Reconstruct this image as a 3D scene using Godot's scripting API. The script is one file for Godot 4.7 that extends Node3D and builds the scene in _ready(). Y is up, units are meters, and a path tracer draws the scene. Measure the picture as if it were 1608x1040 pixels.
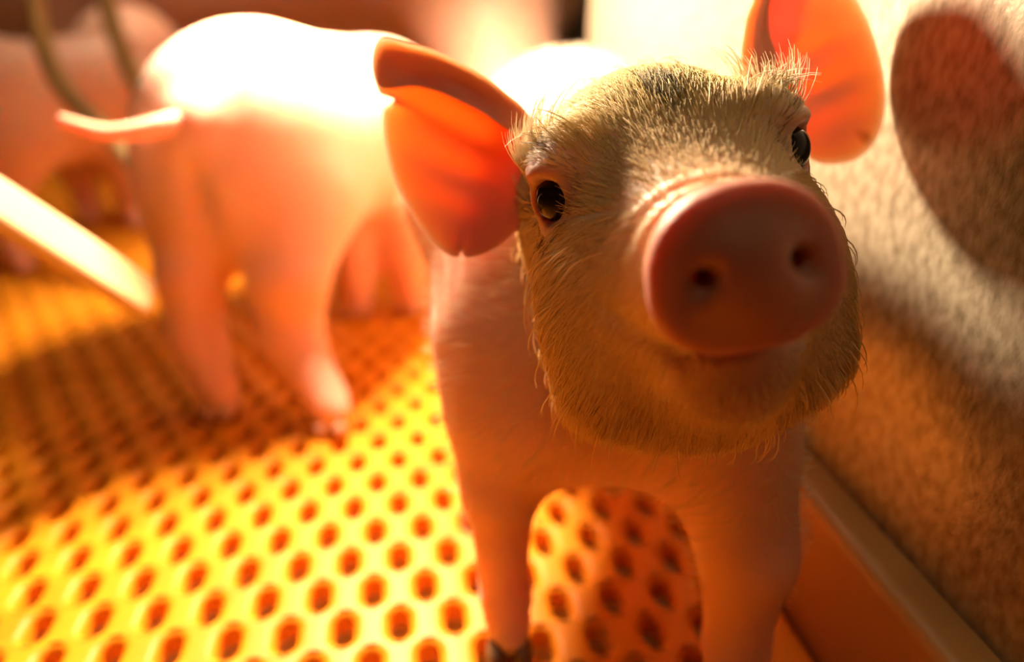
extends Node3D
# A piglet looks into the lens in a warm pen: slotted plastic floor, heat lamp, littermates and the sow behind.
# Shapes are worked out in centimetres and handed to Godot in metres.

const CM := 0.01
const PEN_TURN := 8.5          # degrees between the pen and the way the camera looks
const LAMP_AT := Vector3(-0.12, 0.38, -0.51)

var skin: StandardMaterial3D
var ear_skin: StandardMaterial3D
var hair_material: StandardMaterial3D
var hoof_material: StandardMaterial3D
var eye_material: StandardMaterial3D
var strand: ArrayMesh


# ------------------------------------------------------------------ distance fields

class Field:
	var kind := PackedInt32Array()
	var a := PackedVector3Array()
	var b := PackedVector3Array()
	var ra := PackedFloat32Array()
	var rb := PackedFloat32Array()
	var k := PackedFloat32Array()
	var turn: Array[Basis] = []
	var wrinkled := false
	var disc := false

	func limb(p: Vector3, rp: float, q: Vector3, rq: float, soft := 1.0, cut := false) -> void:
		kind.append(2 if cut else 0)
		a.append(p); b.append(q); ra.append(rp); rb.append(rq); k.append(soft); turn.append(Basis())

	func blob(c: Vector3, r: Vector3, soft := 1.0, angles := Vector3.ZERO, cut := false) -> void:
		kind.append(3 if cut else 1)
		a.append(c); b.append(r); ra.append(0); rb.append(0); k.append(soft)
		turn.append(Basis.from_euler(angles * PI / 180.0).inverse())

	func value(p: Vector3) -> float:
		var d := 1e6
		for i in kind.size():
			var e: float
			var t := kind[i]
			if t & 1:
				var q: Vector3 = turn[i] * (p - a[i])
				var r := b[i]
				var s := q / r
				var l := s.length()
				e = l * (l - 1.0) / maxf((s / r).length(), 1e-5)
			else:
				var ba := b[i] - a[i]
				var pa := p - a[i]
				var h := clampf(pa.dot(ba) / maxf(ba.length_squared(), 1e-9), 0.0, 1.0)
				e = (pa - ba * h).length() - lerpf(ra[i], rb[i], h)
			var s2 := k[i]
			if t < 2:
				var w := maxf(s2 - absf(d - e), 0.0)
				d = minf(d, e) - w * w * 0.25 / s2
			else:
				var w2 := maxf(s2 - absf(d + e), 0.0)
				d = maxf(d, -e) + w2 * w2 * 0.25 / s2
		if disc:
			d = snout(p, d)
		return d

	func snout(p: Vector3, d: float) -> float:
		# wrinkles over the bridge behind the disc
		if p.z > 3.6 and p.z < 6.4 and p.y > -0.6:
			var m := smoothstep(3.6, 4.6, p.z) * (1.0 - smoothstep(5.9, 6.4, p.z)) * smoothstep(-0.6, 0.8, p.y)
			d += 0.07 * m * sin(p.z * 9.5 + 0.5 * absf(p.x))
		var q := p - Vector3(0, 0.0, 6.75)
		# the disc: a rounded plate a little wider low down, dished in the middle
		var wide := 2.14 - 0.10 * clampf(q.y, -2.0, 2.0)
		var rho := pow(pow(absf(q.x) / wide, 2.35) + pow(absf(q.y) / 1.86, 2.35), 1.0 / 2.35)
		var d2 := (rho - 1.0) * 1.9
		var dz := absf(q.z - 0.05 * (1.0 - rho)) - 0.5 + 0.10 * clampf(1.0 - rho, 0.0, 1.0)
		var o := Vector2(maxf(d2 + 0.36, 0.0), maxf(dz + 0.36, 0.0))
		var e := minf(maxf(d2 + 0.36, dz + 0.36), 0.0) + o.length() - 0.36
		var w := maxf(0.5 - absf(d - e), 0.0)
		d = minf(d, e) - w * w * 0.5
		for s: float in [-1.0, 1.0]:
			var pa := p - Vector3(0.93 * s, 0.10, 7.6)
			var ba := Vector3(0.10 * s, -0.1, -1.5)
			var h := clampf(pa.dot(ba) / ba.length_squared(), 0.0, 1.0)
			var n := (pa - ba * h).length() - lerpf(0.20, 0.13, h)
			w = maxf(0.30 - absf(d + n), 0.0)
			d = maxf(d, -n) + w * w * 0.25 / 0.30
			pa = p - Vector3(1.02 * s, 0.0, 7.42)     # the comma that runs outward from it
			ba = Vector3(0.42 * s, -0.34, 0.08)
			h = clampf(pa.dot(ba) / ba.length_squared(), 0.0, 1.0)
			n = (pa - ba * h).length() - lerpf(0.20, 0.06, h)
			w = maxf(0.35 - absf(d + n), 0.0)
			d = maxf(d, -n) + w * w * 0.25 / 0.35
		d = maxf(d, 0.17 - Vector2(p.x, p.y + 1.92).length()) if p.z > 6.6 else d
		# the mouth: a slit under the disc that turns up at its corners
		var m2 := p - Vector3(0.1, -2.02 + 0.05 * p.x * p.x, 5.6)
		var z := (m2 / Vector3(1.1, 0.10, 1.6))
		var l := z.length()
		var mouth := l * (l - 1.0) / maxf((z / Vector3(1.1, 0.10, 1.6)).length(), 1e-5)
		w = maxf(0.28 - absf(d + mouth), 0.0)
		d = maxf(d, -mouth) + w * w * 0.25 / 0.28
		return d


class Shape:                     # what a mesher or sweep leaves behind
	var v := PackedVector3Array()
	var n := PackedVector3Array()
	var c := PackedColorArray()
	var f := PackedInt32Array()

	func add(o: Shape, t := Transform3D()) -> void:
		var at := v.size()
		for i in o.v.size():
			v.append(t * o.v[i])
			n.append((t.basis * o.n[i]).normalized())
		c.append_array(o.c)
		for i in o.f:
			f.append(i + at)

	func mesh(scale := 0.01) -> ArrayMesh:
		var arrays := []
		arrays.resize(Mesh.ARRAY_MAX)
		var p := PackedVector3Array()
		p.resize(v.size())
		for i in v.size():
			p[i] = v[i] * scale
		arrays[Mesh.ARRAY_VERTEX] = p
		arrays[Mesh.ARRAY_NORMAL] = n
		if c.size() == v.size():
			arrays[Mesh.ARRAY_COLOR] = c
		arrays[Mesh.ARRAY_INDEX] = f
		var m := ArrayMesh.new()
		m.add_surface_from_arrays(Mesh.PRIMITIVE_TRIANGLES, arrays)
		return m


func mesh_field(field: Field, lo: Vector3, hi: Vector3, cell: float, tint: Callable) -> Shape:
	# surface nets; a coarse pass finds the blocks near the surface
	var B := 4
	var bx := int(ceil((hi.x - lo.x) / (cell * B)))
	var by := int(ceil((hi.y - lo.y) / (cell * B)))
	var bz := int(ceil((hi.z - lo.z) / (cell * B)))
	var nx := bx * B + 1
	var ny := by * B + 1
	var nz := bz * B + 1
	var g := PackedFloat32Array()
	g.resize(nx * ny * nz)
	g.fill(1e9)
	var near := PackedByteArray()
	near.resize(bx * by * bz)
	var reach := cell * B * 1.05
	for k in bz:
		for j in by:
			for i in bx:
				var mid := lo + Vector3(i + 0.5, j + 0.5, k + 0.5) * cell * B
				if absf(field.value(mid)) < reach * 1.15:
					near[(k * by + j) * bx + i] = 1
					for z in range(k * B, k * B + B + 1):
						for y in range(j * B, j * B + B + 1):
							var row := (z * ny + y) * nx
							for x in range(i * B, i * B + B + 1):
								if g[row + x] > 1e8:
									g[row + x] = field.value(lo + Vector3(x, y, z) * cell)
	var s := Shape.new()
	var id := PackedInt32Array()
	id.resize(nx * ny * nz)
	id.fill(-1)
	var step := [0, 1, nx, nx + 1, nx * ny, nx * ny + 1, nx * ny + nx, nx * ny + nx + 1]
	var corner := PackedVector3Array()
	for q in 8:
		corner.append(Vector3(q & 1, (q >> 1) & 1, q >> 2))
	var edges := [[0, 1], [2, 3], [4, 5], [6, 7], [0, 2], [1, 3], [4, 6], [5, 7], [0, 4], [1, 5], [2, 6], [3, 7]]
	var cells := PackedInt32Array()
	for k in bz:
		for j in by:
			for i in bx:
				if not near[(k * by + j) * bx + i]:
					continue
				for z in range(k * B, k * B + B):
					for y in range(j * B, j * B + B):
						for x in range(i * B, i * B + B):
							var at := (z * ny + y) * nx + x
							var inside := 0
							for q in 8:
								if g[at + step[q]] < 0.0:
									inside += 1
							if inside == 0 or inside == 8:
								continue
							var sum := Vector3.ZERO
							var count := 0
							for e in edges:
								var p: float = g[at + step[e[0]]]
								var r: float = g[at + step[e[1]]]
								if (p < 0.0) != (r < 0.0):
									sum += corner[e[0]].lerp(corner[e[1]], p / (p - r))
									count += 1
							var f0 := g[at]
							var f1 := g[at + 1]
							var f2 := g[at + nx]
							var f3 := g[at + nx + 1]
							var f4 := g[at + nx * ny]
							var f5 := g[at + nx * ny + 1]
							var f6 := g[at + nx * ny + nx]
							var f7 := g[at + nx * ny + nx + 1]
							var local := sum / count
							id[at] = s.v.size()
							cells.append(at)
							s.v.append(lo + (Vector3(x, y, z) + local) * cell)
							s.n.append(Vector3(f1 + f3 + f5 + f7 - f0 - f2 - f4 - f6, f2 + f3 + f6 + f7 - f0 - f1 - f4 - f5, f4 + f5 + f6 + f7 - f0 - f1 - f2 - f3).normalized())
	for at in cells:
		var here := g[at]
		for axis in 3:
			var ahead: int = at + [1, nx, nx * ny][axis]
			if (here < 0.0) == (g[ahead] < 0.0):
				continue
			var u: int = [nx, nx * ny, 1][axis]
			var w: int = [nx * ny, 1, nx][axis]
			if at - u - w < 0:
				continue
			var q0 := id[at]
			var q1 := id[at - u]
			var q2 := id[at - u - w]
			var q3 := id[at - w]
			if q1 < 0 or q2 < 0 or q3 < 0:
				continue
			if here < 0.0:
				s.f.append_array([q0, q2, q1, q0, q3, q2])
			else:
				s.f.append_array([q0, q1, q2, q0, q2, q3])
	if tint.is_valid():
		s.c.resize(s.v.size())
		for i in s.v.size():
			s.c[i] = tint.call(s.v[i], s.n[i])
	return s


# ------------------------------------------------------------------ small builders

func put(shape_mesh: Mesh, called: String, m: Material, parent: Node = self, at := Vector3.ZERO) -> MeshInstance3D:
	var o := MeshInstance3D.new()
	o.name = called
	o.mesh = shape_mesh
	o.material_override = m
	o.position = at
	parent.add_child(o, true)
	return o


func base(called: String, at: Vector3, label: String, category: String, group := "") -> Node3D:
	var o := Node3D.new()
	o.name = called
	o.position = at
	add_child(o, true)
	tag(o, label, category, group)
	return o


func tag(o: Node, label: String, category: String, group := "") -> void:
	o.set_meta("label", label)
	o.set_meta("category", category)
	if group:
		o.set_meta("group", group)


func structure(o: Node3D, label: String, category: String) -> Node3D:
	tag(o, label, category)
	o.set_meta("kind", "structure")
	return o


func paint(r: float, g: float, b: float, rough := 0.6) -> StandardMaterial3D:      # linear colour
	var m := StandardMaterial3D.new()
	m.albedo_color = Color(r, g, b).linear_to_srgb()
	m.roughness = rough
	return m


func noise(period: float, octaves := 4, seed_value := 1) -> FastNoiseLite:
	var n := FastNoiseLite.new()
	n.seed = seed_value
	n.noise_type = FastNoiseLite.TYPE_SIMPLEX_SMOOTH
	n.frequency = 1.0 / period
	n.fractal_octaves = octaves
	return n


func noise_texture(n: FastNoiseLite, stops: Array, side := 512) -> ImageTexture:
	# stops: [[position, linear colour], ...]
	var grey := n.get_seamless_image(side, side)
	var table: Array[Color] = []
	for i in 256:
		var t := i / 255.0
		var c: Color = stops[-1][1]
		for s in stops.size() - 1:
			if t <= stops[s + 1][0]:
				c = (stops[s][1] as Color).lerp(stops[s + 1][1], clampf((t - stops[s][0]) / (stops[s + 1][0] - stops[s][0]), 0, 1))
				break
		table.append(c.linear_to_srgb())
	var im := Image.create(side, side, false, Image.FORMAT_RGB8)
	for y in side:
		for x in side:
			im.set_pixel(x, y, table[int(grey.get_pixel(x, y).r * 255.0)])
	return ImageTexture.create_from_image(im)


func tube(points: Array, radii: Array, around := 14, flat := 1.0) -> Shape:
	# a bent bar through the points, with round ends
	var curve := Curve3D.new()
	for i in points.size():
		var p: Vector3 = points[i]
		var before: Vector3 = points[maxi(i - 1, 0)]
		var after: Vector3 = points[mini(i + 1, points.size() - 1)]
		var t := (after - before) / 6.0
		curve.add_point(p, -t, t)
	var s := Shape.new()
	var total := curve.get_baked_length()
	var rings := 40
	var up := Vector3.UP
	var rows: Array = []
	for i in 6:
		rows.append([0.0, sin(i / 6.0 * PI / 2)])
	for i in rings + 1:
		rows.append([float(i) / rings, 1.0])
	for i in 6:
		rows.append([1.0, cos((i + 1) / 6.0 * PI / 2)])
	var count := rows.size()
	for i in count:
		var t: float = rows[i][0]
		var fat: float = rows[i][1]
		var at := t * total
		var p := curve.sample_baked(at, true)
		var d := (curve.sample_baked(minf(at + 0.02, total), true) - curve.sample_baked(maxf(at - 0.02, 0.0), true)).normalized()
		var x := up.cross(d).normalized()
		var y := d.cross(x).normalized()
		var rr := t * (radii.size() - 1)
		var lowr := mini(int(rr), radii.size() - 1)
		var r: float = lerpf(radii[lowr], radii[mini(lowr + 1, radii.size() - 1)], rr - lowr)
		var push := 0.0
		if i < 6:
			push = -sqrt(maxf(1.0 - fat * fat, 0.0)) * r
		elif i > 6 + rings:
			push = sqrt(maxf(1.0 - fat * fat, 0.0)) * r
		for j in around:
			var a := TAU * j / around
			var o := x * cos(a) + y * sin(a) * flat
			s.v.append(p + d * push + o * r * fat)
			s.n.append((o * fat + d * push / maxf(r, 1e-4)).normalized())
	for i in count - 1:
		for j in around:
			var q := i * around + j
			var w := i * around + (j + 1) % around
			s.f.append_array([q, q + around, w, w, q + around, w + around])
	return s


func lathe(profile: Array, around := 40) -> Shape:
	# profile: Vector2(radius, height) from top to bottom; normals from the slope
	var s := Shape.new()
	for i in profile.size():
		var p: Vector2 = profile[i]
		var d: Vector2 = profile[mini(i + 1, profile.size() - 1)] - profile[maxi(i - 1, 0)]
		var n := Vector2(-d.y, d.x).normalized()
		for j in around:
			var a := TAU * j / around
			s.v.append(Vector3(p.x * cos(a), p.y, p.x * sin(a)))
			s.n.append(Vector3(n.x * cos(a), n.y, n.x * sin(a)))
	for i in profile.size() - 1:
		for j in around:
			var q := i * around + j
			var w := i * around + (j + 1) % around
			s.f.append_array([q, w, q + around, w, w + around, q + around])
	return s


func block(size: Vector3, at := Vector3.ZERO, bevel := 0.15) -> Shape:
	# a box with rounded edges (centimetres)
	var s := Shape.new()
	var h := size / 2.0
	var b := minf(bevel, minf(h.x, minf(h.y, h.z)) * 0.9)
	for axis in 3:
		for side: float in [-1.0, 1.0]:
			var u := (axis + 1) % 3
			var w := (axis + 2) % 3
			var first := s.v.size()
			for i in 4:
				for j in 4:
					var p := Vector3.ZERO
					p[axis] = side * h[axis]
					p[u] = [-h[u], -h[u] + b, h[u] - b, h[u]][i]
					p[w] = [-h[w], -h[w] + b, h[w] - b, h[w]][j]
					var inner := p.clamp(-h + Vector3.ONE * b, h - Vector3.ONE * b)
					var n := (p - inner).normalized()
					s.v.append(at + inner + n * b)
					s.n.append(n)
			for i in 3:
				for j in 3:
					var q := first + i * 4 + j
					if side > 0:
						s.f.append_array([q, q + 1, q + 4, q + 4, q + 1, q + 5])
					else:
						s.f.append_array([q, q + 4, q + 1, q + 4, q + 5, q + 1])
	return s


# ------------------------------------------------------------------ hair

func make_strand() -> ArrayMesh:
	# one hair, a unit long: rises along y and bends over towards z
	var s := Shape.new()
	var rows := 6
	for i in rows:
		var t := float(i) / (rows - 1)
		var p := Vector3(0, t - 0.12 * t * t * t, 0.36 * t * t)
		var r := 0.0110 * (1.0 - 0.75 * t * t)
		var d := Vector3(0, 1.0 - 0.36 * t * t, 0.72 * t).normalized()
		var side := Vector3.RIGHT
		var over := d.cross(side)
		for j in 3:
			var a := TAU * j / 3.0
			var o := side * cos(a) + over * sin(a)
			s.v.append(p + o * r)
			s.n.append(o)
	for i in rows - 1:
		for j in 3:
			var q := i * 3 + j
			var w := i * 3 + (j + 1) % 3
			s.f.append_array([q, q + 3, w, w, q + 3, w + 3])
	return s.mesh(1.0)


func grow_hair(on: Shape, t: Transform3D, count: int, seed_value: int, rule: Callable, parent: Node3D, called := "hair") -> void:
	# rule(point, normal, rng) -> [length, direction, colour] in the shape's own axes, or [] for a bare place
	var rng := RandomNumberGenerator.new()
	rng.seed = seed_value
	var sums := PackedFloat32Array()
	var total := 0.0
	for i in range(0, on.f.size(), 3):
		var p := on.v[on.f[i]]
		total += (on.v[on.f[i + 1]] - p).cross(on.v[on.f[i + 2]] - p).length()
		sums.append(total)
	var places: Array[Transform3D] = []
	var tints := PackedColorArray()
	for n in count:
		var tri := sums.bsearch(rng.randf() * total) * 3
		if tri >= on.f.size():
			continue
		var u := rng.randf()
		var w := rng.randf()
		if u + w > 1.0:
			u = 1.0 - u
			w = 1.0 - w
		var p := on.v[on.f[tri]] * (1.0 - u - w) + on.v[on.f[tri + 1]] * u + on.v[on.f[tri + 2]] * w
		var nor := (on.n[on.f[tri]] * (1.0 - u - w) + on.n[on.f[tri + 1]] * u + on.n[on.f[tri + 2]] * w).normalized()
		var r: Array = rule.call(p, nor, rng)
		if r.is_empty():
			continue
		var flow: Vector3 = r[1]
		flow += Vector3(rng.randf_range(-1, 1), rng.randf_range(-1, 1), rng.randf_range(-1, 1)) * 0.28
		flow -= nor * flow.dot(nor)
		var lift: float = r[3]
		var up := (nor * lift + flow.normalized() * (1.0 - lift)).normalized()
		var x := up.cross(flow + nor * 0.05).normalized()
		var z := x.cross(up)
		var l: float = r[0]
		var b := t.basis * Basis(x * l, up * l, z * l)
		places.append(Transform3D(b.scaled_local(Vector3.ONE * CM), (t * (p - nor * 0.02)) * CM))
		tints.append(r[2])
	var mm := MultiMesh.new()
	mm.transform_format = MultiMesh.TRANSFORM_3D
	mm.use_colors = true
	mm.mesh = strand
	mm.instance_count = places.size()
	for i in places.size():
		mm.set_instance_transform(i, places[i])
		mm.set_instance_color(i, tints[i])
	var o := MultiMeshInstance3D.new()
	o.name = called
	o.multimesh = mm
	o.material_override = hair_material
	o.set_meta("kind", "stuff")
	parent.add_child(o, true)


# ------------------------------------------------------------------ the scene

func _ready() -> void:
	# camera
	var camera := Camera3D.new()
	camera.name = "camera"
	camera.position = Vector3(0, 0.25, 0)
	camera.rotation_degrees = Vector3(-25, 0, 0)
	var lens := CameraAttributesPhysical.new()
	lens.frustum_focal_length = 25.73
	lens.frustum_focus_distance = 0.205
	lens.exposure_aperture = 3.3
	lens.frustum_near = 0.01
	lens.frustum_far = 30.0
	camera.attributes = lens
	camera.fov = 50.0
	camera.near = 0.01
	add_child(camera)
	camera.current = true
	# surroundings: no daylight reaches the room
	var env := Environment.new()
	env.background_mode = Environment.BG_COLOR
	env.background_color = Color(0.02, 0.013, 0.008)
	env.tonemap_mode = Environment.TONE_MAPPER_LINEAR
	env.tonemap_exposure = 0.86
	env.sdfgi_enabled = true
	env.ssao_enabled = true
	env.ssil_enabled = true
	var we := WorldEnvironment.new()
	we.name = "surroundings"
	we.environment = env
	add_child(we)

	make_materials()
	heat_lamp(LAMP_AT, Vector3(-4, 0, 27), 1.26, "glowing infrared heat lamp hung under a metal hood over the piglets")
	heat_lamp(Vector3(-0.42, 0.66, -1.10), Vector3(28, 0, 0), 0.2, "glowing infrared heat lamp hung under a metal hood in front of the sow")
	ceiling_tube(Vector3(-0.35, 2.25, 0.3), 0.56, "slim fluorescent tube light fixed under the barn ceiling over the pen")
	ceiling_tube(Vector3(-0.45, 2.25, -1.25), 0.6, "slim fluorescent tube light fixed under the barn ceiling over the sow")
	room()
	floor_panels()
	pen_wall()
	crate_bars()
	hero()
	standing_piglet()
	sow()
	resting_piglets()


func make_materials() -> void:
	var pores := noise_texture(noise(9.0, 3, 5), [[0.0, Color.BLACK], [1.0, Color.WHITE]], 256)
	skin = StandardMaterial3D.new()
	skin.vertex_color_use_as_albedo = true
	skin.roughness = 0.55
	skin.subsurf_scatter_enabled = true
	skin.subsurf_scatter_strength = 0.7
	skin.heightmap_enabled = true
	skin.heightmap_texture = pores
	skin.heightmap_scale = 0.02
	skin.uv1_triplanar = true
	skin.uv1_scale = Vector3.ONE * 18.0
	skin.rim_enabled = true
	skin.rim = 0.25
	ear_skin = StandardMaterial3D.new()
	ear_skin.vertex_color_use_as_albedo = true
	ear_skin.roughness = 0.6
	ear_skin.subsurf_scatter_enabled = true
	ear_skin.subsurf_scatter_strength = 0.2
	ear_skin.backlight_enabled = true
	ear_skin.backlight = Color(0.44, 0.145, 0.05).linear_to_srgb()
	ear_skin.rim_enabled = true
	ear_skin.rim = 0.2
	hair_material = StandardMaterial3D.new()
	hair_material.vertex_color_use_as_albedo = true
	hair_material.roughness = 0.5
	hair_material.metallic_specular = 0.25
	hair_material.backlight_enabled = true
	hair_material.backlight = Color(0.36, 0.33, 0.26).linear_to_srgb()
	strand = make_strand()
	hoof_material = paint(0.17, 0.085, 0.04, 0.45)
	eye_material = paint(0.012, 0.007, 0.005, 0.06)
	eye_material.metallic_specular = 0.32


func heat_lamp(at: Vector3, tilt: Vector3, strength: float, label: String) -> void:
	var o := base("heat_lamp", at, label, "lamp", "heat lamps")
	o.rotation_degrees = tilt
	var glow := paint(1, 0.8, 0.55)
	glow.emission_enabled = true
	glow.emission = Color(1.0, 0.74, 0.45).linear_to_srgb()
	glow.emission_energy_multiplier = 6.0
	put(lathe([Vector2(0.01, 3.4), Vector2(1.4, 3.2), Vector2(1.7, 1.6), Vector2(3.6, -0.6), Vector2(4.2, -2.2), Vector2(3.4, -3.6), Vector2(1.6, -4.4), Vector2(0.01, -4.6)], 32).mesh(), "bulb", glow, o)
	var steel := paint(0.6, 0.58, 0.55, 0.35)
	steel.metallic = 0.9
	put(lathe([Vector2(0.01, 9.0), Vector2(2.2, 9.0), Vector2(2.6, 5.4), Vector2(5.8, 3.9), Vector2(8.0, 0.2), Vector2(9.2, -3.0), Vector2(9.6, -5.6), Vector2(9.8, -5.6), Vector2(9.0, -3.0), Vector2(7.8, 0.2), Vector2(5.6, 3.6), Vector2(2.4, 5.0), Vector2(0.01, 5.1)], 48).mesh(), "hood", steel, o)
	put(tube([Vector3(0, 9, 0), Vector3(0.3, 60, 0), Vector3(0, 190, 0)], [0.35, 0.35]).mesh(), "cable", paint(0.03, 0.03, 0.03), o)
	var l := OmniLight3D.new()
	l.name = "heat_lamp_glow"
	l.position = at + Vector3(0.003, -0.015, 0)
	l.light_color = Color(1.0, 0.74, 0.50).linear_to_srgb()
	l.light_energy = strength
	l.light_size = 0.035
	l.omni_range = 6.0
	l.omni_attenuation = 2.0
	l.shadow_enabled = true
	add_child(l)


func ceiling_tube(at: Vector3, strength: float, label: String) -> void:
	var o := base("ceiling_light", at, label, "lamp", "barn ceiling lights")
	var glow := paint(0.9, 0.95, 1.0)
	glow.emission_enabled = true
	glow.emission = Color(0.85, 0.95, 1.0)
	glow.emission_energy_multiplier = 2.0
	put(block(Vector3(120, 3, 8), Vector3(0, 3.5, 0), 0.8).mesh(), "housing", paint(0.7, 0.7, 0.7), o)
	put(tube([Vector3(-55, 0, 0), Vector3(55, 0, 0)], [1.3, 1.3]).mesh(), "tube", glow, o)
	var l := AreaLight3D.new()
	l.name = "ceiling_light_glow"
	l.position = at + Vector3(0, -0.02, 0)
	l.rotation_degrees = Vector3(-90, 0, 0)
	l.area_size = Vector2(1.1, 0.03)
	l.light_color = Color(1.0, 0.74, 0.42).linear_to_srgb()
	l.light_energy = strength
	l.shadow_enabled = true
	add_child(l)


func room() -> void:
	var plaster := paint(0.16, 0.11, 0.08, 0.9)
	var dark := paint(0.10, 0.07, 0.05, 0.9)
	var list := [
		["wall_north", Vector3(420, 250, 10), Vector3(0, 119, -295), plaster, "plastered barn wall far behind the sow"],
		["wall_south", Vector3(420, 250, 10), Vector3(0, 119, 125), plaster, "plastered barn wall behind the camera"],
		["wall_west", Vector3(10, 250, 430), Vector3(-215, 119, -85), plaster, "plastered barn wall on the crate side"],
		["wall_east", Vector3(10, 250, 430), Vector3(215, 119, -85), plaster, "plastered barn wall beyond the pen panel"],
		["ceiling", Vector3(440, 10, 440), Vector3(0, 249, -85), dark, "plain ceiling of the barn"],
		["floor_pit", Vector3(440, 10, 440), Vector3(0, -7.55, -85), paint(0.62, 0.50, 0.30, 0.6), "pale pit floor under the slotted panels"],
	]
	for e in list:
		structure(put(block(e[1], Vector3.ZERO, 0.3).mesh(), e[0], e[3], self, e[2] * CM), e[4], "room")


func slat_panel_mesh(columns: int, rows: int) -> ArrayMesh:
	# a moulded plastic panel of staggered oval slots with rounded lips
	var su := 2.43
	var sw := 2.10
	var s := Shape.new()
	var count := 24
	for row in rows:
		var shift := 0.5 if row % 2 else 0.0
		for col in columns:
			var blank := shift > 0.0 and col == columns - 1
			var c := Vector3((col + 0.5 + shift) * su, 0, -(row + 0.5) * sw)
			if blank:
				for e: float in [0.25, float(columns) - 0.25]:
					var q := Vector3(e * su, 0, c.z)
					var first := s.v.size()
					for p in [Vector3(-su / 4, 0, -sw / 2), Vector3(su / 4, 0, -sw / 2), Vector3(su / 4, 0, sw / 2), Vector3(-su / 4, 0, sw / 2)]:
						s.v.append(q + p)
						s.n.append(Vector3.UP)
					s.f.append_array([first, first + 1, first + 2, first, first + 2, first + 3])
				continue
			var start := s.v.size()
			# rings: cell edge, shoulder, lip (three), wall, foot
			var rings := [[0.62, 0.0], [0.36, -0.02], [0.17, -0.09], [0.05, -0.2], [0.0, -0.36], [-0.02, -0.7], [0.06, -1.1]]
			for j in count:
				var a := TAU * (j + 0.5) / count
				var d := Vector2(cos(a), sin(a))
				var far := minf(su / 2 / maxf(absf(d.x), 1e-4), sw / 2 / maxf(absf(d.y), 1e-4))
				s.v.append(c + Vector3(d.x * far, 0, d.y * far))
				s.n.append(Vector3.UP)
			for r in rings.size():
				for j in count:
					var a := TAU * (j + 0.5) / count
					var d := Vector2(cos(a), sin(a))
					# stadium: straight part along the slot
					var rad: float = 0.44 + rings[r][0] * (0.62 if r == 0 else 1.0)
					var p := d * rad + Vector2(0, signf(d.y) * 0.32)
					var slope: float = [0.05, 0.25, 0.7, 1.6, 6.0, 9.0, 9.0][r]
					s.v.append(c + Vector3(p.x, rings[r][1], p.y))
					s.n.append(Vector3(-d.x * slope, 1, -d.y * slope).normalized())
			for r in rings.size():
				for j in count:
					var q := start + r * count + j
					var w := start + r * count + (j + 1) % count
					s.f.append_array([q, w, q + count, w, w + count, q + count])
	# the skirt round the panel
	var W := columns * su
	var L := rows * sw
	var corners := [Vector3(0, 0, 0), Vector3(W, 0, 0), Vector3(W, 0, -L), Vector3(0, 0, -L)]
	for i in 4:
		var p: Vector3 = corners[i]
		var q: Vector3 = corners[(i + 1) % 4]
		var n := Vector3((q - p).z, 0, -(q - p).x).normalized() * -1.0
		var first := s.v.size()
		for v in [p, q, q + Vector3(0, -1.6, 0), p + Vector3(0, -1.6, 0)]:
			s.v.append(v)
			s.n.append(n)
		s.f.append_array([first, first + 1, first + 2, first, first + 2, first + 3])
	return s.mesh()


func floor_panels() -> void:
	var plastic := StandardMaterial3D.new()
	plastic.albedo_color = Color(0.80, 0.275, 0.010).linear_to_srgb()
	plastic.roughness = 0.44
	plastic.metallic_specular = 0.32
	plastic.subsurf_scatter_enabled = true
	plastic.subsurf_scatter_strength = 0.08
	var soil := noise_texture(noise(60.0, 4, 3), [[0.0, Color(0.8, 0.8, 0.8)], [0.45, Color(1, 1, 1)], [0.62, Color(1, 1, 1)], [1.0, Color(0.72, 0.66, 0.55)]], 256)
	plastic.albedo_texture = soil
	plastic.uv1_triplanar = true
	plastic.uv1_world_triplanar = true
	plastic.uv1_scale = Vector3.ONE * 2.2
	var root := Node3D.new()
	root.name = "floor"
	add_child(root)
	root.rotation_degrees.y = PEN_TURN
	structure(root, "orange plastic slatted pen floor of staggered oval slots", "floor")
	var columns := 24
	var rows := 22
	var m := slat_panel_mesh(columns, rows)
	var W := columns * 2.43 + 0.25
	var L := rows * 2.10 + 0.25
	for i in range(-2, 1):
		for j in range(0, 4):
			put(m, "slat_panel", plastic, root, Vector3(15.75 - W + i * W, 0, -3.6 - (j - 1) * L) * CM)


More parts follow.
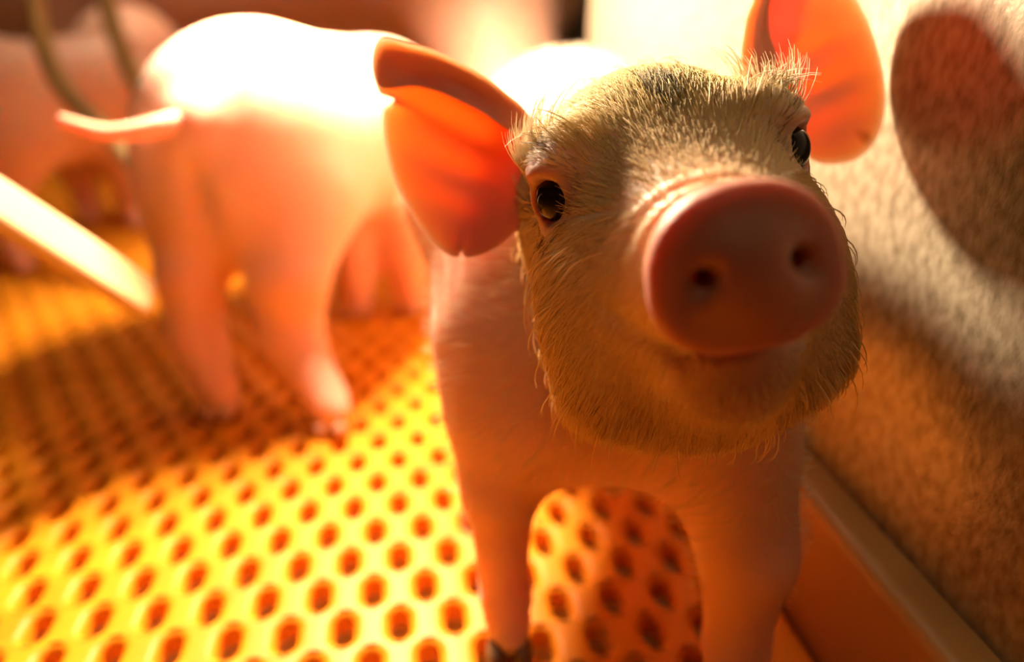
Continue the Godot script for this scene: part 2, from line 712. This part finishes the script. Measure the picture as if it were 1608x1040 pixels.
func pen_wall() -> void:
	var root := Node3D.new()
	root.name = "wall_right"
	add_child(root)
	root.rotation_degrees.y = PEN_TURN
	structure(root, "mottled pale pen wall with drip stains beside the close-up piglet", "wall")
	var m := StandardMaterial3D.new()
	m.albedo_texture = noise_texture(noise(46.0, 5, 8), [[0.0, Color(0.16, 0.135, 0.085)], [0.35, Color(0.265, 0.235, 0.165)], [0.6, Color(0.335, 0.305, 0.22)], [1.0, Color(0.42, 0.385, 0.29)]])
	m.uv1_triplanar = true
	m.uv1_scale = Vector3(15, 9, 15)
	m.roughness = 0.30
	m.metallic = 0.35
	m.heightmap_enabled = true
	m.heightmap_texture = noise_texture(noise(26.0, 4, 21), [[0.0, Color.BLACK], [1.0, Color.WHITE]])
	m.heightmap_scale = 0.016
	put(block(Vector3(4, 120, 112), Vector3(19.65, 64, -14), 0.4).mesh(), "panel", m, root)
	var plastic := paint(0.46, 0.24, 0.075, 0.42)
	# the curb the panel stands in: sloping face, rounded edge, ledge
	var s := Shape.new()
	var profile := [Vector2(15.88, -2.0), Vector2(15.88, 0.0), Vector2(15.88, 3.0), Vector2(15.9, 5.5), Vector2(15.97, 5.8), Vector2(16.2, 6.0), Vector2(16.6, 6.03), Vector2(18.5, 6.05), Vector2(22, 6.05), Vector2(22, -2.0)]
	for i in profile.size():
		var p: Vector2 = profile[i]
		var d: Vector2 = profile[mini(i + 1, profile.size() - 1)] - profile[maxi(i - 1, 0)]
		var n := Vector3(-d.y, d.x, 0).normalized()
		for z: float in [42.0, -70.0]:
			s.v.append(Vector3(p.x, p.y, z))
			s.n.append(n)
	for i in profile.size() - 1:
		var q := i * 2
		s.f.append_array([q, q + 1, q + 2, q + 1, q + 3, q + 2])
	put(s.mesh(), "curb", plastic, root)


func crate_bars() -> void:
	var steel := paint(0.42, 0.29, 0.12, 0.5)
	steel.metallic = 0.35
	var one := base("crate_rail", Vector3(-0.40, 0, -0.64), "bent galvanised crate rail rising behind the tail of the standing piglet", "rail")
	put(tube([Vector3(-2, 32, -4.5), Vector3(-0.6, 25.5, -2.4), Vector3(0.4, 21.6, -0.6), Vector3(2.1, 18.2, 1), Vector3(5.4, 15.2, 2.4), Vector3(8, 12.4, 3.6), Vector3(11, 9, 5)], [0.8, 0.8]).mesh(), "pipe", steel, one)
	var two := base("crate_rail", Vector3(-0.40, 0, -0.76), "second bent crate rail, darker and nearer the back of the standing piglet", "rail")
	put(tube([Vector3(-0.5, 32, -3), Vector3(-0.1, 25.5, -1.5), Vector3(1.1, 21.6, 0.4), Vector3(3, 17.6, 2.2), Vector3(6, 13.5, 4)], [0.9, 0.9]).mesh(), "pipe", steel, two)
	var bar := base("crate_finger", Vector3(-0.21, 0, -0.37), "pale flat-topped crate finger bar sticking in from the left edge of the pen", "rail")
	var along := Vector3(-10, 16.8, 10).normalized()
	var flat_side := Vector3(0.55, 0.62, 0.30)
	flat_side = (flat_side - along * flat_side.dot(along)).normalized()
	var slab := Shape.new()
	slab.add(block(Vector3(2.6, 1.1, 24), Vector3(0, 0, 12), 0.5), Transform3D(Basis(flat_side.cross(along), flat_side, along), Vector3(0.4, 9.4, -0.4)))
	put(slab.mesh(), "bar", paint(0.62, 0.46, 0.24, 0.4), bar)


# ------------------------------------------------------------------ piglets

func pink(p: Vector3, n: Vector3) -> Color:
	return Color(0.80, 0.44, 0.32)


func head_pose() -> Transform3D:
	var t := Basis(Vector3.UP, deg_to_rad(0)) * Basis(Vector3.RIGHT, deg_to_rad(-12.4)) * Basis(Vector3.BACK, deg_to_rad(12))
	return Transform3D(t, Vector3(5.0, 18.3, -21.1))


func head_field() -> Field:
	var h := Field.new()
	h.blob(Vector3(0, 1.0, -2.4), Vector3(4.2, 4.3, 5.2), 1.0)
	h.blob(Vector3(0, -0.9, 0.4), Vector3(4.2, 3.7, 4.2), 1.5)
	for s: float in [-1, 1]:
		h.blob(Vector3(2.1 * s, -2.9, 0.6), Vector3(2.3, 2.7, 3.0), 1.5)
		h.blob(Vector3(2.6 * s, 3.0, 0.4), Vector3(1.3, 0.9, 1.5), 1.0)
	h.limb(Vector3(0, -0.7, 2.0), 3.2, Vector3(0, -0.1, 6.2), 1.75, 1.6)
	h.limb(Vector3(0, -3.8, 1.4), 2.2, Vector3(0, -2.85, 4.5), 1.5, 1.2)
	h.limb(Vector3(0, 0, -4), 4.2, Vector3(-1.2, -3.5, -9), 5.0, 2.0)
	for s: float in [-1, 1]:
		var c := Vector3(3.1 * s, 2.0, 0.9)
		h.blob(c, Vector3(1.0, 1.05, 1.0), 0.5)
		h.blob(c + Vector3(0.25 * s, 0.98, 0.35), Vector3(0.85, 0.34, 0.7), 0.3, Vector3(20, 43 * s, 0))
		h.blob(c + Vector3(0.62 * s, 0.0, 0.66), Vector3(0.60, 0.66, 0.62), 0.15, Vector3(0, 43 * s, 0), true)
	for s: float in [-1, 1]:
		h.limb(Vector3(3.0 * s, -0.7, 4.3), 0.10, Vector3(1.5 * s, -2.15, 5.6), 0.16, 0.45, true)
	h.disc = true
	return h


func head_tint(p: Vector3, n: Vector3) -> Color:
	var c := Color(0.76, 0.52, 0.37)
	var disc := smoothstep(6.2, 6.6, p.z)
	c = c.lerp(Color(0.31, 0.11, 0.06), disc)
	var lips := smoothstep(-1.3, -2.0, p.y) * smoothstep(4.4, 5.4, p.z) * (1.0 - disc)
	c = c.lerp(Color(0.32, 0.14, 0.085), lips * 0.9)
	var eye := minf((p - Vector3(3.5, 2.2, 1.2)).length(), (p - Vector3(-3.5, 2.2, 1.2)).length())
	c = c.lerp(Color(0.42, 0.23, 0.16), 1.0 - smoothstep(0.9, 1.5, eye))
	return c


func hero() -> void:
	var at := Vector3(0.03, 0, -0.27)
	var o := base("piglet", at, "close-up piglet with pink snout and glowing ears looking into the camera", "piglet")
	var shift := at / CM
	var f := Field.new()
	# trunk (world centimetres)
	f.blob(Vector3(3.9, 14.3, -29.6), Vector3(7.3, 6.1, 7.3), 1)
	f.limb(Vector3(3.6, 15.8, -30), 6.2, Vector3(3.2, 15.8, -42), 5.6, 2.0)
	f.blob(Vector3(-0.4, 16.9, -32.0), Vector3(4.6, 3.2, 4.2), 2.0)
	f.blob(Vector3(3.2, 15.7, -42), Vector3(5.7, 6.7, 7.0), 2.0)
	f.blob(Vector3(3.9, 10.7, -24.6), Vector3(5.8, 3.5, 3.7), 2.0)
	f.limb(Vector3(5.0, 16.2, -28), 4.5, Vector3(5.3, 16.9, -24.5), 3.8, 2.0)
	# forelegs
	f.limb(Vector3(0.1, 12.5, -25.5), 3.0, Vector3(-0.55, 7.2, -23.2), 1.45, 2.5)
	f.limb(Vector3(-0.55, 7.2, -23.2), 1.4, Vector3(-0.25, 2.2, -22.3), 1.02, 0.8)
	f.limb(Vector3(-0.25, 2.2, -22.3), 1.05, Vector3(-0.1, 1.0, -21.5), 0.95, 0.6)
	f.limb(Vector3(7.6, 13.0, -23.6), 3.3, Vector3(8.5, 7.0, -20.0), 1.75, 2.5)
	f.limb(Vector3(8.5, 7.0, -20.0), 1.7, Vector3(8.6, 2.4, -19.6), 1.2, 0.8)
	f.limb(Vector3(8.6, 2.4, -19.6), 1.25, Vector3(8.7, 1.1, -18.7), 1.1, 0.6)
	# hind legs
	for s: float in [-1, 1]:
		f.limb(Vector3(3.2 + 3.2 * s, 13, -44), 4.0, Vector3(3.2 + 3.7 * s, 7.5, -42.5), 2.2, 2.5)
		f.limb(Vector3(3.2 + 3.7 * s, 7.5, -42.5), 2.0, Vector3(3.2 + 3.7 * s, 5.0, -46), 1.5, 0.9)
		f.limb(Vector3(3.2 + 3.7 * s, 5.0, -46), 1.4, Vector3(3.2 + 3.7 * s, 1.0, -45), 1.1, 0.7)
	var body := mesh_field(f, Vector3(-8, 0, -52), Vector3(13, 26, -16), 0.6, pink)
	var h := mesh_field(head_field(), Vector3(-5.6, -6.5, -8), Vector3(5.6, 6.5, 8), 0.19, head_tint)
	var pose := head_pose()
	var all := Shape.new()
	all.add(body, Transform3D(Basis(), -shift))
	all.add(h, Transform3D(pose.basis, pose.origin - shift))
	put(all.mesh(), "body", skin, o)
	var eye := SphereMesh.new()
	eye.radius = 0.0074
	eye.height = 0.0148
	for s: float in [-1, 1]:
		var e := put(eye, "eye", eye_material, o, (pose * Vector3(3.26 * s, 2.0, 1.06) - shift) * CM)
		e.set_meta("label", "glossy black eye")
	for foot in [Vector3(-0.1, 0, -21.5), Vector3(8.7, 0, -18.7)]:
		put(hoof_shape(), "hoof", hoof_material, o, (foot - shift) * CM)
	var left := [Vector3(0.66, 21.43, -24.54), Vector3(-0.09, 22.07, -25.2), Vector3(-0.96, 22.62, -25.86), Vector3(-2.56, 23.27, -26.87), Vector3(-3.76, 23.55, -27.51), Vector3(-4.62, 23.72, -27.94), Vector3(-5.07, 23.48, -28.01), Vector3(-5.17, 22.78, -27.72), Vector3(-4.99, 22.15, -27.36), Vector3(-4.77, 21.86, -27.13), Vector3(-4.44, 21.88, -27.01), Vector3(-4.22, 21.8, -26.88), Vector3(-4.44, 21.58, -26.87), Vector3(-4.69, 21.38, -26.88), Vector3(-4.72, 20.79, -26.61), Vector3(-4.57, 19.96, -26.17), Vector3(-4.29, 19.14, -25.67), Vector3(-3.83, 18.35, -25.11), Vector3(-3.16, 17.49, -24.43), Vector3(-2.45, 16.96, -23.88), Vector3(-1.91, 16.85, -23.59), Vector3(-1.78, 17.07, -23.63), Vector3(-1.64, 16.9, -23.5), Vector3(-1.19, 16.98, -23.33), Vector3(-0.57, 17.31, -23.2), Vector3(0.02, 17.81, -23.16), Vector3(0.75, 18.52, -23.24), Vector3(1.2, 20.0, -23.78)]
	var right := [Vector3(7.9, 22.82, -25.9), Vector3(8.07, 24.21, -26.6), Vector3(8.38, 25.0, -27.07), Vector3(8.75, 25.9, -27.61), Vector3(9.62, 26.62, -28.22), Vector3(10.64, 26.54, -28.5), Vector3(11.93, 25.62, -28.47), Vector3(12.78, 24.58, -28.23), Vector3(13.34, 23.42, -27.86), Vector3(13.66, 22.15, -27.36), Vector3(13.61, 21.09, -26.85), Vector3(13.18, 20.27, -26.34), Vector3(12.46, 19.78, -25.9), Vector3(11.54, 19.67, -25.57), Vector3(10.76, 19.8, -25.39), Vector3(10.0, 20.33, -25.41), Vector3(9.0, 21.17, -25.0), Vector3(8.0, 22.0, -25.2)]
	var ear_r := ear_shape(left, Vector3(-1.6, 20.3, -25.5), Vector3(0.9, 19.8, -23.6), Vector3(0.42, 0.9, 0.1))
	var ear_l := ear_shape(right, Vector3(11.2, 22.8, -27.0), Vector3(8.2, 21.6, -25.2), Vector3(-0.9, 0.42, 0.1))
	# its upper edge is rolled over: a second layer hangs in front of the sheet
	var band := [Vector3(0.58, 21.55, -24.02), Vector3(-0.08, 22.11, -24.61), Vector3(-0.94, 22.65, -25.27), Vector3(-2.51, 23.29, -26.27), Vector3(-3.68, 23.56, -26.9), Vector3(-4.49, 23.73, -27.33), Vector3(-4.93, 23.49, -27.4), Vector3(-5.03, 22.82, -27.13), Vector3(-4.79, 22.23, -26.75), Vector3(-4.35, 22.13, -26.52), Vector3(-3.49, 22.29, -26.23), Vector3(-2.58, 22.17, -25.78), Vector3(-1.72, 21.85, -25.25), Vector3(-1.12, 21.63, -24.87), Vector3(-0.62, 21.35, -24.51), Vector3(-0.08, 21.06, -24.12), Vector3(0.5, 20.93, -23.78)]
	ear_r.add(ear_shape(band, Vector3(-2.2, 22.4, -26.0), Vector3(0.9, 20.6, -23.6), Vector3(0.42, 0.9, 0.1), 0.0))
	ear_l.add(ear_shape([Vector3(7.74, 22.71, -25.29), Vector3(7.85, 24.22, -26.04), Vector3(8.17, 25.0, -26.51), Vector3(8.53, 25.88, -27.04), Vector3(9.18, 26.23, -27.41), Vector3(8.96, 25.4, -26.95), Vector3(8.74, 24.8, -26.6), Vector3(8.77, 24.02, -26.24), Vector3(9.06, 23.13, -25.92), Vector3(8.7, 22.35, -25.44)], Vector3(8.45, 24.3, -26.3), Vector3(8.2, 21.9, -24.9), Vector3(-0.9, 0.42, 0.1), 0.0))
	put(ear_r.mesh(), "ear", ear_skin, o, -at).set_meta("label", "notched translucent ear")
	put(ear_l.mesh(), "ear", ear_skin, o, -at).set_meta("label", "translucent ear with a dark nick")
	grow_hair(h, Transform3D(pose.basis, pose.origin - shift), 80000, 11, face_hair, o, "face_hair")
	grow_hair(body, Transform3D(Basis(), -shift), 16000, 12, body_hair, o, "coat_hair")


func face_hair(p: Vector3, n: Vector3, rng: RandomNumberGenerator) -> Array:
	if p.z > 6.05 or p.z < -6.5:
		return []
	# the lips and the skin close round the eyes are bare
	var lip := maxf(maxf((4.4 - p.z) * 1.2, absf(p.x) - 1.7), absf(p.y + 2.1) - 0.55)
	if lip < rng.randf_range(-0.5, 0.5):
		return []
	var eye := minf((p - Vector3(3.4, 2.1, 1.1)).length(), (p - Vector3(-3.4, 2.1, 1.1)).length())
	if eye < 1.15:
		return []
	var length := rng.randf_range(0.7, 1.25) * lerpf(1.0, 0.42, smoothstep(1.5, 5.8, p.z)) * lerpf(0.6, 1.0, smoothstep(1.1, 2.0, eye))
	if rng.randf() < 0.012:
		length *= 2.0
	var jaw := smoothstep(-2.2, -4.2, p.y)
	length *= lerpf(1.0, 1.15, jaw)
	length *= lerpf(1.0, 1.25, smoothstep(3.4, 4.2, absf(p.x)))
	if (p - Vector3(signf(p.x) * 3.6, 3.3, -0.9)).length() < 1.1 and rng.randf() < 0.30:
		return [rng.randf_range(1.2, 2.1), Vector3(signf(p.x) * 0.7, 1.0, 0.35), Color(0.96, 0.86, 0.66), 0.45]
	var away := Vector3(p.x, p.y * 0.9, 0)
	var flow := Vector3(0, 0, -0.8) + away.normalized() * 0.8
	if p.y < 1.5:
		flow += Vector3(0, -0.7, 0)
	var pale := Color(0.94, 0.74, 0.42).lerp(Color(0.86, 0.62, 0.30), rng.randf())
	var dirt := smoothstep(2.6, 4.6, p.y) * (1.0 - smoothstep(3.4, 4.6, absf(p.x)))
	pale = pale.lerp(Color(0.68, 0.54, 0.15), dirt * 0.9)
	var clump := sin(p.x * 2.3 + 1.0) * sin(p.y * 1.7 + p.x * 0.8 + 0.6) * 0.5 + 0.5
	if dirt * smoothstep(0.55, 0.9, clump) * rng.randf() > 0.25:
		pale = pale.lerp(Color(0.10, 0.08, 0.03), 0.8)
	elif eye < 1.5 and rng.randf() < 0.3:
		pale = Color(0.16, 0.09, 0.05)
	return [length, flow, pale, lerpf(0.30, 0.5, jaw)]


func body_hair(p: Vector3, n: Vector3, rng: RandomNumberGenerator) -> Array:
	if p.y < 5.0 or p.z > -19.0 and p.y < 10.0:
		return []
	return [rng.randf_range(0.6, 1.1), Vector3(-0.2, -0.5, -0.9), Color(0.90, 0.78, 0.58), 0.5]


func hoof_shape() -> ArrayMesh:
	var f := Field.new()
	for s: float in [-1, 1]:
		f.blob(Vector3(0.48 * s, 0.55, 0.35), Vector3(0.50, 0.62, 0.95), 0.05, Vector3(0, 8 * s, 0))
		f.blob(Vector3(0.62 * s, 1.3, -0.75), Vector3(0.26, 0.4, 0.3), 0.1)
	f.blob(Vector3(0, -1.0, 0), Vector3(4, 1.02, 4), 0.08, Vector3.ZERO, true)
	return mesh_field(f, Vector3(-1.6, -0.4, -1.8), Vector3(1.6, 2.0, 2.0), 0.12, plain_tint).mesh()


func ear_shape(outline: Array, centre: Vector3, root: Vector3, fold: Vector3, folded := 1.0) -> Shape:
	# a dished sheet of flesh a few millimetres thick inside the outline
	var s := Shape.new()
	var count := outline.size()
	var fine := PackedVector3Array()
	for i in count:
		for k in 6:
			fine.append((outline[i] as Vector3).cubic_interpolate(outline[(i + 1) % count], outline[(i + count - 1) % count], outline[(i + 2) % count], k / 6.0))
	var normal := Vector3.ZERO
	for i in fine.size():
		normal += (fine[i] - centre).cross(fine[(i + 1) % fine.size()] - centre)
	normal = normal.normalized()
	if normal.z < 0:
		normal = -normal                     # towards the hollow side
	var axis := (centre - root).normalized()
	var across := normal.cross(axis).normalized()
	var span := 0.0
	for p in fine:
		span = maxf(span, (p - root).length())
	var rings := 20
	var around := fine.size()
	var even := fine.duplicate()
	for pass_count in 260:
		var last := even.duplicate()
		for j in around:
			even[j] = last[j] * 0.5 + (last[(j + 1) % around] + last[(j + around - 1) % around]) * 0.25
	for side: float in [1.0, -1.0]:
		for r in rings + 1:
			var t := float(r) / rings
			for j in around:
				var p := centre.lerp(even[j], t) + (fine[j] - even[j]) * pow(t, 7.0)
				var q := p - root
				var along := q.dot(axis) / span
				var aside := q.dot(across)
				var dish := -0.75 * (1.0 - t * t) * (0.3 + 0.7 * folded) + 0.17 * sin(aside * 4.2 + along * 2.0) * (1.0 - t) * smoothstep(0.1, 0.4, along)
				var curl := smoothstep(0.30, 0.75, (p - centre).dot(fold) / 3.2) * folded
				dish += 0.25 * curl
				var thick := (0.11 + 0.32 * curl + 0.25 * (1.0 - smoothstep(0.0, 0.35, along))) * sqrt(maxf(1.0 - pow(t, 6.0), 0.0)) + 0.012
				s.v.append(p + normal * (dish + side * thick * 0.5))
				s.n.append(normal * side)
				var c := Color(0.80, 0.36, 0.22).lerp(Color(0.74, 0.26, 0.16), 1.0 - smoothstep(0.1, 0.8, along))
				c = c.lerp(Color(0.10, 0.05, 0.03), 0.85 * (1.0 - smoothstep(0.12, 0.34, (p - Vector3(12.86, 20.5, -26.35)).length())))
				s.c.append(c)
	var total := (rings + 1) * around
	for side in 2:
		for r in rings:
			for j in around:
				var q := side * total + r * around + j
				var w := side * total + r * around + (j + 1) % around
				if side == 0:
					s.f.append_array([q, w, q + around, w, w + around, q + around])
				else:
					s.f.append_array([q, q + around, w, w, q + around, w + around])
	for j in around:
		var q := rings * around + j
		var w := rings * around + (j + 1) % around
		s.f.append_array([q, w, q + total, w, w + total, q + total])
	# true normals
	var sum := PackedVector3Array()
	sum.resize(s.v.size())
	for i in range(0, s.f.size(), 3):
		var nn := (s.v[s.f[i + 2]] - s.v[s.f[i]]).cross(s.v[s.f[i + 1]] - s.v[s.f[i]])
		for k in 3:
			sum[s.f[i + k]] += nn
	var sign_fix := 1.0 if sum[5].dot(normal) > 0 else -1.0
	for i in s.v.size():
		if sum[i].length() > 1e-9:
			s.n[i] = sum[i].normalized() * sign_fix
	if sign_fix < 0:
		for i in range(0, s.f.size(), 3):
			var x := s.f[i + 1]
			s.f[i + 1] = s.f[i + 2]
			s.f[i + 2] = x
	return s


func standing_piglet() -> void:
	var at := Vector3(-0.15, 0, -0.48)
	var shift := at / CM
	var o := base("piglet", at, "piglet seen from behind with a brightly lit white back and sideways tail", "piglet")
	var f := Field.new()
	f.blob(Vector3(-17.5, 15.6, -48), Vector3(7.2, 7.6, 7.0), 1)
	f.limb(Vector3(-16.5, 16.2, -50), 7.2, Vector3(-11.5, 15.5, -60), 6.6, 3)
	f.limb(Vector3(-11, 15.5, -62), 5.6, Vector3(-8, 12, -71), 3.8, 3)
	f.limb(Vector3(-8, 12, -71), 3.6, Vector3(-6.6, 8.0, -75), 1.9, 2)
	# near hind leg
	f.limb(Vector3(-14.2, 13, -46), 4.2, Vector3(-14.4, 8.8, -43.0), 2.6, 1.6)
	f.limb(Vector3(-14.4, 8.8, -43.0), 2.45, Vector3(-14.5, 5.0, -42.2), 2.0, 0.8)
	f.limb(Vector3(-14.5, 5.0, -42.2), 2.0, Vector3(-11.4, 1.2, -38.8), 1.35, 1)
	# far hind leg
	f.limb(Vector3(-20.6, 13, -46.5), 4.0, Vector3(-21.1, 8.8, -43.8), 2.2, 1.6)
	f.limb(Vector3(-21.1, 8.8, -43.8), 2.1, Vector3(-21.0, 4.6, -42.8), 1.75, 0.8)
	f.limb(Vector3(-21.0, 4.6, -42.8), 1.75, Vector3(-19.2, 1.2, -40.6), 1.3, 1)
	# forelegs
	f.limb(Vector3(-13.4, 11, -57.5), 2.6, Vector3(-13.4, 1.0, -57), 1.3, 2)
	f.limb(Vector3(-9.0, 11, -57.8), 2.6, Vector3(-8.9, 1.0, -57.6), 1.4, 2)
	# the cleft between the hams, and the dock
	f.blob(Vector3(-18.6, 13.0, -40.5), Vector3(0.7, 4.2, 1.9), 0.9, Vector3(0, 0, 0), true)
	f.blob(Vector3(-18.3, 18.4, -42.2), Vector3(1.3, 1.3, 1.3), 2.0)
	var body := mesh_field(f, Vector3(-27, 0, -80), Vector3(-1, 25.5, -34), 0.85, pink)
	var all := Shape.new()
	all.add(body, Transform3D(Basis(), -shift))
	put(all.mesh(), "body", skin, o)
	var tail := tube([Vector3(-17.6, 19.0, -42.6), Vector3(-19.6, 18.6, -40.9), Vector3(-22.4, 18.3, -40.4), Vector3(-25.0, 18.9, -40.8)], [0.85, 0.6, 0.44, 0.36])
	tail.c.resize(tail.v.size())
	tail.c.fill(Color(0.80, 0.44, 0.32))
	put(tail.mesh(), "tail", skin, o, -at)
	for foot in [Vector3(-11.4, 0, -38.6), Vector3(-19.2, 0, -40.4), Vector3(-13.4, 0, -57), Vector3(-8.9, 0, -57.6)]:
		put(hoof_shape(), "hoof", paint(0.62, 0.36, 0.24, 0.5), o, (foot - shift) * CM)
	var e := tube([Vector3(-11, 15, -68), Vector3(-14, 17, -70)], [1.6, 0.6], 14, 0.3)
	e.c.resize(e.v.size())
	e.c.fill(Color(0.74, 0.42, 0.32))
	put(e.mesh(), "ear", skin, o, -at)
	grow_hair(body, Transform3D(Basis(), -shift), 5000, 31, far_hair, o, "coat_hair")


func far_hair(p: Vector3, n: Vector3, rng: RandomNumberGenerator) -> Array:
	if p.y < 6.0:
		return []
	return [rng.randf_range(0.5, 0.9), Vector3(-0.2, -0.4, 0.9), Color(0.80, 0.66, 0.48), 0.25]


func sow() -> void:
	var at := Vector3(-0.3, 0, -1.2)
	var shift := at / CM
	var o := base("sow", at, "large pink sow filling the background behind the piglets", "pig")
	var f := Field.new()
	f.limb(Vector3(-95, 38, -168), 26, Vector3(-20, 40, -160), 27, 5)
	f.blob(Vector3(-6, 38, -140), Vector3(22, 25, 26), 10)
	# ham and hind leg reaching down towards the pen corner
	f.limb(Vector3(-8, 41, -108), 17, Vector3(-0.2, 15, -90), 6.0, 6)
	f.limb(Vector3(-0.2, 15, -90), 5.6, Vector3(2.2, 9, -95), 3.8, 3)
	f.limb(Vector3(2.2, 9, -95), 3.4, Vector3(1.5, 1.5, -93), 3.2, 2)
	f.limb(Vector3(-22, 30, -168), 12, Vector3(-20, 2, -168), 4, 6)
	f.limb(Vector3(-88, 28, -156), 10, Vector3(-86, 2, -154), 4.5, 6)
	f.limb(Vector3(-92, 28, -178), 10, Vector3(-92, 2, -178), 4.5, 6)
	f.limb(Vector3(-100, 40, -168), 21, Vector3(-130, 36, -164), 13, 6)
	f.limb(Vector3(-130, 36, -164), 12, Vector3(-150, 24, -160), 7, 5)
	for i in 6:
		f.limb(Vector3(-80 + i * 11, 15, -152), 3.8, Vector3(-80 + i * 11, 8.6, -149), 1.0, 2.5)
	var body := mesh_field(f, Vector3(-160, -2, -200), Vector3(20, 70, -76), 2.2, func(_p, _n): return Color(0.66, 0.37, 0.26))
	var all := Shape.new()
	all.add(body, Transform3D(Basis(), -shift))
	put(all.mesh(), "body", skin, o)


func small_piglet(called_label: String, at: Vector3, turn: float, size: float) -> Node3D:
	# a plain standing piglet; its rump points along +z of its own axes
	var o := base("piglet", at, called_label, "piglet")
	o.rotation_degrees.y = turn
	var f := Field.new()
	f.blob(Vector3(0, 15, 7), Vector3(6.8, 7.0, 7), 1)
	f.limb(Vector3(0, 15, 4), 6.6, Vector3(0, 15, -8), 6.2, 3)
	f.limb(Vector3(0, 15, -9), 5.6, Vector3(0, 14, -17), 4.0, 3)
	f.limb(Vector3(0, 14, -17), 3.8, Vector3(0, 11, -23), 1.9, 2)
	for s: float in [-1, 1]:
		f.limb(Vector3(3.6 * s, 12, 8), 3.6, Vector3(3.8 * s, 7, 10), 2.1, 2)
		f.limb(Vector3(3.8 * s, 7, 10), 1.9, Vector3(3.8 * s, 1.0, 9.4), 1.2, 1)
		f.limb(Vector3(3.2 * s, 12, -7), 3.0, Vector3(3.4 * s, 1.0, -7), 1.2, 2)
		f.blob(Vector3(3.4 * s, 17.5, -17), Vector3(2.6, 3.0, 0.5), 0.6, Vector3(20, 30 * s, 20 * s))
	var body := mesh_field(f, Vector3(-9, 0, -26), Vector3(9, 24, 16), 0.95, pink)
	for i in body.v.size():
		body.v[i] *= size
	put(body.mesh(), "body", skin, o)
	var tail := tube([Vector3(0, 18, 13), Vector3(1.0, 18, 15), Vector3(2, 16.5, 16)], [0.7, 0.5, 0.35])
	tail.c.resize(tail.v.size())
	tail.c.fill(Color(0.80, 0.44, 0.32))
	put(tail.mesh(0.01 * size), "tail", skin, o)
	return o


func resting_piglets() -> void:
	small_piglet("piglet with its round rump behind the flat crate bar at the left", Vector3(-0.50, 0, -0.77), -14, 1.0)
	small_piglet("shaded piglet standing farther back behind the bent crate rail", Vector3(-0.62, 0, -1.24), 24, 1.1)


func plain_tint(_p: Vector3, _n: Vector3) -> Color:
	return Color.WHITE
